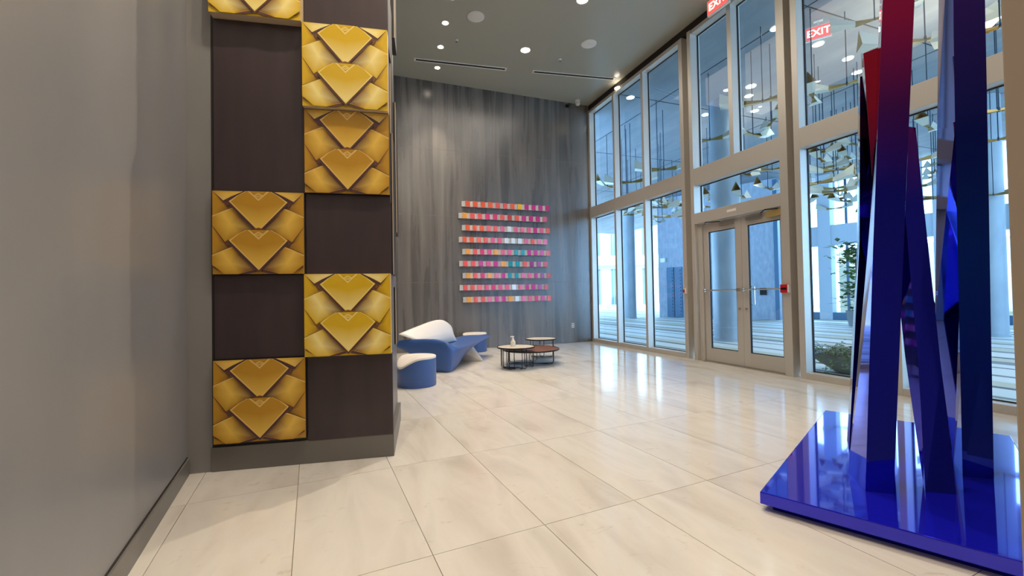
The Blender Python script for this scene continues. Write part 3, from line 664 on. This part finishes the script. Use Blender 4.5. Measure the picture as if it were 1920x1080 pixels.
for xx in (7.2, 11.0, 15): bx(xx, xx+.02, -8, 29, 5.945, 5.951).build('ceiling_joint', 'gasket', tc_)
bx(-8, TX0, -8, 31, 6.4, 6.6).build('roof_slab', 'concrete')['kind'] = 'structure'
def column(px, py, r, label, top=5.95):
    c = fl(px, py); c = c + Vector((c.x, c.y, 0)).normalized()*r
    t = tag(empty('round_column', (c.x, c.y, 0)), label, 'column', 'round terrace columns')
    MB().lathe([(r, 0), (r, top)], 40).build('shaft', 'colpaint', t, smooth=True); MB().lathe([(r+.02, 0), (r+.02, .04), (r, .05)], 40).build('base_ring', 'colpaint', t)
    return c
column(1367, 641, .335, 'thick round terrace column seen through the left door leaf')
column(1181, 597, .335, 'distant round terrace column seen through the middle window bay')
column(1856, 631, .335, 'round terrace column at the right edge behind the sculpture')

# shaded wall with louvred doors, below the terrace roof
A, B = fl(1237, 594.5), fl(1462, 600); dv = (B-A); ln = dv.length; an = math.atan2(dv.y, dv.x)
w1 = tag(empty('service_block', (A.x, A.y, 0), an), 'shaded grey-blue service wall across the terrace with louvred doors', 'building')
bx(0, ln, 0, .6, 0, 5.95).build('wall', 'shadewall', w1)
def along(px, y=595):   # distance along the wall for a pixel column
    d = ray(px, y); den = d.x*(-dv.y)+d.y*dv.x; t_ = ((A.x)*(-dv.y)+(A.y)*dv.x)/den
    return ((O.x+d.x*t_-A.x)*dv.x+(O.y+d.y*t_-A.y)*dv.y)/ln
sl0, sl1 = along(1253), along(1281)
for (p, q) in ((sl0, (sl0+sl1)/2-.03), ((sl0+sl1)/2+.03, sl1)):
    dr = bx(p, q, -.06, 0, .02, 2.9 if False else 1.9*1.3).build('louvred_door', 'louvre', w1)
    for i in range(14):
        bx(p+.06, q-.06, -.10, -.06, .12+i*.165, .12+i*.165+.07).build('slat', 'louvre', dr)
bx(along(1247)-.12, along(1247)+.12, -.12, 0, 2.75, 2.95).build('wall_lamp', 'white', w1)
bx(along(1433)-.12, along(1433)+.12, -.08, 0, 1.05, 1.35).build('wall_box', 'dark', w1)
bx(along(1455), ln+.02, -.02, .3, 0, 5.9).build('recess_shade_slab', 'louvre', w1)  # solid slab whose dark colour stands in for the shade of a recess

# bright white building out in the sun (left)
P0 = Vector((16.5, 34.5, 0)); an2 = R(-24)
bl = tag(empty('white_building', P0, an2), 'sunlit white building with tall windows beyond the terrace, left', 'building')
bx(-10, 22, 0, 6, 0, 14).build('wall', 'facade', bl)
for zf in (0.3, 4.6, 8.6):
    for i in range(-7, 16):
        wn = bx(i*1.35, i*1.35+.42, -.05, .02, zf, zf+3.1).build('window', 'farwin', bl)
        bx(i*1.35+.19, i*1.35+.23, -.08, -.05, zf, zf+3.1).build('window_bar', 'facade2', wn)
bx(-10, 22, -.35, 0, 3.7, 4.2).build('ledge', 'facade2', bl)

# framed pavilion on the right
P1 = fl(1500, 597.5); P2 = fl(1790, 606)
dv2 = P2-P1; l2 = dv2.length; an3 = math.atan2(dv2.y, dv2.x)
pv = tag(empty('glazed_pavilion', (P1.x, P1.y, 0), an3), 'pale framed glazed pavilion across the terrace behind the sculpture', 'building')
for i in range(0, 14):
    bx(i*1.75+.8, i*1.75+1.25, -.15, .3, 0, 5.95).build('pier', 'facade2', pv)
    for q in (.55, 1.1):
        bx(i*1.75+1.25+q*.9-.04, i*1.75+1.25+q*.9+.04, .02, .1, 0, 5.9).build('window_mullion', 'louvre' if q < 1 else 'facade2', pv)
bx(.3, 26, -.1, .35, 3.05, 3.85).build('floor_beam', 'facade2', pv); bx(.3, 26, -.14, .3, 0, .3).build('plinth_band', 'louvre', pv)
bx(.3, 26, 3.6, 3.8, 0, 3.1).build('inner_wall', 'beige', pv); bx(.3, 26, .3, 3.6, -.02, .02).build('inner_floor', 'stripe1', pv)
for i in range(5): bx(1+i*4.1, 2.3+i*4.1, 3.5, 3.6, .3, 2.9).build('inner_window', 'facade', pv)
st(bx(6.05, 6.35, -2, 3.2, -.001, .015).build('trim_9', 'lawn'))

# hanging exit sign and lamps in the terrace
q = fl(1534, 40, 5.94); exit_sign((q.x, q.y, 5.94-.2), R(-55), 'red exit sign hanging outside below the terrace ceiling', .38, .24, 5.95)
for i, (px, py) in enumerate(((1408, 162), (1404, 180), (1323, 215), (1534, 83), (1590, 110), (1607, 136), (1455, 53), (1415, 208), (1160, 165), (1182, 183))):
    p = fl(px, py, 5.94); downlight((p.x, p.y, 5.938), ['upper of two close terrace downlights in the right upper door pane', 'lower of two close terrace downlights in the right upper door pane', 'terrace downlight in the left upper door pane by the column', 'terrace downlight just under the outdoor exit sign', 'terrace downlight left of the magenta beam', 'terrace downlight touching the tip of the leftmost beam', 'terrace downlight at the right edge of the upper door pane', 'lowest terrace downlight in the right upper door pane', 'terrace downlight in the upper pane nearest the corner', 'terrace downlight in the second upper window pane'][i], .085 if i != 0 else .10, grp='terrace ceiling downlights')
for p, e in (((10.2, 8.6), 220), ((8.8, 2.9), 1100), ((9.5, 5.4), 160)):
    light('terrace_glow_fill', 'SPOT', (*p, 4.0), e, (1, .66, .36), .15, (*p, 6), 130, blend=1)  # added warm fills in mid-air, no fixture, for the glow on the terrace ceiling
# terrace downlights
for p in ((9, 7.5), (8.2, 5.4), (9.5, 3), (11, 11)): light('terrace_lamp', 'SPOT', (*p, 5.9), 160, WARM, .08, (*p, 0), 100, blend=.6)

# ---- hanging folded birds
def bird_proto():
    t = empty('hanging_bird')
    for s in (-1, 1):
        def wing(th, nm, mt, parent):
            V = []
            for f_, top_, hw, bot in ((0, .02, .02, -.012), (.28, .075, .055, -.02), (.66, .30-th, .125-th, .055+th)):
                V += [(s*f_, 0, top_), (s*f_, -hw, bot), (s*f_, hw, bot)]
            k = MB(); fs = []
            for i in (0, 3):
                for j in range(3): fs.append((i+j, i+(j+1) % 3, i+3+(j+1) % 3, i+3+j))
            k.add(V, fs); return k.build(nm, mt, parent)
        w_ = wing(0, 'wing', 'gold_out', t); wing(.008, 'wing_lining', 'gold_in', w_)
    MB().lathe([(.012, -.02), (.018, 0), (.012, .05)], 10).build('hub', 'rod', t)
    return t
proto = bird_proto(); first = [True]; unit_rod = None
def bird(p, rz, sc_, label, tilt=0, group='folded gold birds hanging over the terrace'):
    if first[0]: t = proto; first[0] = False
    else:
        t = proto.copy(); COL.objects.link(t)
        for ch in proto.children:
            if ch.name.startswith('suspension'): continue
            c = ch.copy(); COL.objects.link(c); c.parent = t
            for g_ in ch.children: d = g_.copy(); COL.objects.link(d); d.parent = c
    t.location = p; t.rotation_euler = (tilt, 0, rz); t.scale = (sc_,)*3
    tag(t, label, 'hanging ornament', group)
    rr = MB().tube([(0, 0, .04), (0, (5.95-p.z)/sc_*math.sin(tilt), (5.95-p.z)/sc_*math.cos(tilt))], .009/sc_*1.0, 5).build('suspension_rod', 'rod', t)
    return t
def bpx(px, py, z, **k):
    d = ray(px, py); return O+d*((z-H)/d.z)
near = [(1430, 190, 4.6, 15, 1.05, 'long pale folded bird high behind the right upper door pane'), (1412, 252, 4.3, 70, .8, 'dark-ended folded bird low in the right upper door pane'),
        (1447, 228, 4.45, 120, .75, 'bird with a glowing orange wing end beside the upper door mullion'), (1331, 262, 4.5, 10, .9, 'pale folded bird in the left upper door pane by the round column'),
        (1245, 318, 4.4, 20, 1.1, 'wide folded bird low in the third upper window pane'), (1183, 342, 4.3, 10, 1.1, 'wide pale folded bird low in the second upper window pane'),
        (1524, 182, 4.45, 100, .8, 'gold folded bird beside the door portal, below the outdoor exit sign'), (1588, 158, 4.7, 5, .9, 'gold-edged folded bird left of the magenta beam'),
        (1640, 36, 5.2, 20, .8, 'pale folded bird near the ceiling left of the tall magenta beam'), (1735, 75, 4.9, 35, 1.2, 'large gold folded bird between the two tallest beams'),
        (1741, 238, 4.2, 95, .8, 'gold folded bird between the tall beams below the transom'), (1875, 50, 4.7, 10, 1.0, 'pale folded bird at the top right by the tan wall'),
        (1873, 207, 4.15, 25, 1.1, 'orange lit folded bird at the right edge by the tan wall'), (1872, 262, 3.9, 12, 1.0, 'gold folded bird above the right round column'),
        (1448, 318, 4.15, 30, .9, 'beige folded bird right in the door transom pane'), (1440, 353, 4.0, 80, .85, 'dark-ended folded bird low in the door transom pane'),
        (1397, 327, 4.1, 75, .8, 'folded bird left of centre in the door transom pane'), (1328, 366, 4.0, 5, .9, 'flat pale folded bird in the left corner of the transom pane')]
placed = []
def az(px): return R(20.6)+math.atan((px-960)/810)
for px, py, z, a, s, lb in near: placed.append(bpx(px, py, z)); bird(bpx(px, py, z), -az(px)+R(a-15), s, lb, R(random.uniform(-6, 6)))
rb = random.Random(11)
far_spots = [(rb.uniform(1512, 1622), rb.uniform(290, 405)) for _ in range(24)]+[(rb.uniform(1715, 1756), rb.uniform(280, 395)) for _ in range(8)] \
    + [(rb.uniform(1168, 1212), rb.uniform(384, 405)) for _ in range(7)]+[(rb.uniform(1222, 1280), rb.uniform(368, 418)) for _ in range(9)] + [(rb.uniform(1862, 1890), rb.uniform(330, 400)) for _ in range(3)]\
    + [(rb.uniform(1305, 1365), rb.uniform(372, 384)) for _ in range(3)] + [(1395, 368), (1140, 352), (1262, 398), (1545, 285), (1600, 265)]
swarm = {}
for px, py in far_spots:
    for tr_ in range(90):
        z = rb.uniform(3.3, 4.6) if py > 330 else rb.uniform(3.9, 4.7)
        P_ = bpx(px+rb.uniform(-6, 6), py+rb.uniform(-6, 6), z)
        if all((P_-q).length > 1.15 for q in placed) and P_.x > 7.0 and (P_.x < 13.5 or px < 1300): break
    placed.append(P_)
    where = ('between door portal and magenta beam' if 1495 < px < 1640 else 'between the two tallest beams' if 1700 < px < 1770 else 'beside the tan wall at right' if px > 1800
             else 'low in the third window bay' if 1215 < px < 1295 else 'low in the second window bay' if 1160 < px < 1215 else 'in the corner window bay' if px < 1160 else 'in the transom over the doors')
    row_ = 'upper' if py < 330 else 'lower'
    nb = bird(P_, -az(px)+R(rb.choice((-12, 5, 20, 60, 78, 105))), rb.uniform(.7, .95), 'small folded bird', R(rb.uniform(-8, 8)), 'distant swarm of folded birds')
    dd = P_-O; swarm.setdefault((row_, where), []).append((dd.dot(rt)/dd.dot(fw), nb))
ORD = ['leftmost', 'second from left', 'third from left', 'fourth from left', 'fifth from left', 'sixth from left', 'seventh from left', 'eighth from left', 'ninth from left', 'tenth from left', 'eleventh from left', 'twelfth from left',
       'thirteenth from left', 'fourteenth from left', 'fifteenth from left', 'sixteenth from left', 'seventeenth from left', 'eighteenth from left', 'nineteenth from left', 'twentieth from left']
for (row_, where), lst in swarm.items():
    lst.sort(key=lambda q: q[0])
    for i, (_, nb) in enumerate(lst): nb['label'] = ('folded bird %s in the %s swarm ' % (ORD[i] if i < len(lst)-1 or i == 0 else 'rightmost', row_))+where

# ---- plants
def leaves(k, c, n, spread, size, rnd, up_=.3):
    for _ in range(n):
        p = Vector(c)+Vector((rnd.gauss(0, spread[0]), rnd.gauss(0, spread[1]), rnd.gauss(0, spread[2])))
        a = rnd.uniform(0, 6.28); d = Vector((math.cos(a), math.sin(a), rnd.uniform(-.5, .6))).normalized(); s_ = size*rnd.uniform(.6, 1.3)
        n_ = d.cross(Vector((0, 0, 1))).normalized()*s_*.28
        k.add([p, p+d*s_*.5+n_+Vector((0, 0, .01)), p+d*s_, p+d*s_*.5-n_+Vector((0, 0, .01))], [(0, 1, 2), (0, 2, 3)])
rp = random.Random(5)
pb = fl(1588, 700); pl = tag(empty('planter_bowl', (pb.x+.12, pb.y, 0)), 'low grey bowl planter with trailing green plant outside the glass', 'planter')
MB().lathe([(.16, 0), (.22, .02), (.42, .16), (.54, .27), (.55, .29), (.52, .285), (.40, .2), (.1, .17)], 36).build('bowl', 'bowl', pl, smooth=True)
MB().lathe([(.44, .22), (.44, .235)], 24).build('soil', 'soil', pl)
k = MB(); leaves(k, (0, 0, .30), 420, (.22, .22, .045), .06, rp)
for i in range(10):
    a = R(110+i*16); 
    for j in range(9): leaves(k, (math.cos(a)*(.40+.05*j), math.sin(a)*(.40+.05*j), .33-.035*j*(1 if i % 2 else .6)), 5, (.03, .03, .02), .055, rp)
k.build('foliage', 'leaf', pl)['kind'] = 'stuff'
tb = fl(1612, 612); tr = tag(empty('potted_tree', (tb.x, tb.y, 0)), 'tall leafy potted tree on the terrace left of the sculpture', 'plant')
MB().lathe([(.28, 0), (.36, .5), (.37, .52), (.33, .52), (.3, .45)], 24).build('pot', 'bowl', tr, smooth=True)
MB().tube([(0, 0, .4), (.05, 0, 1.2), (0, .05, 2.2)], .04, 8).build('trunk', 'stem', tr)
k = MB()
for z, n in ((2.55, 130), (2.2, 150), (1.75, 90), (1.35, 130), (1.0, 120), (.7, 80)): leaves(k, (0, 0, z), n, (.28, .28, .10), .26, rp)
k.build('foliage', 'leaf', tr)['kind'] = 'stuff'
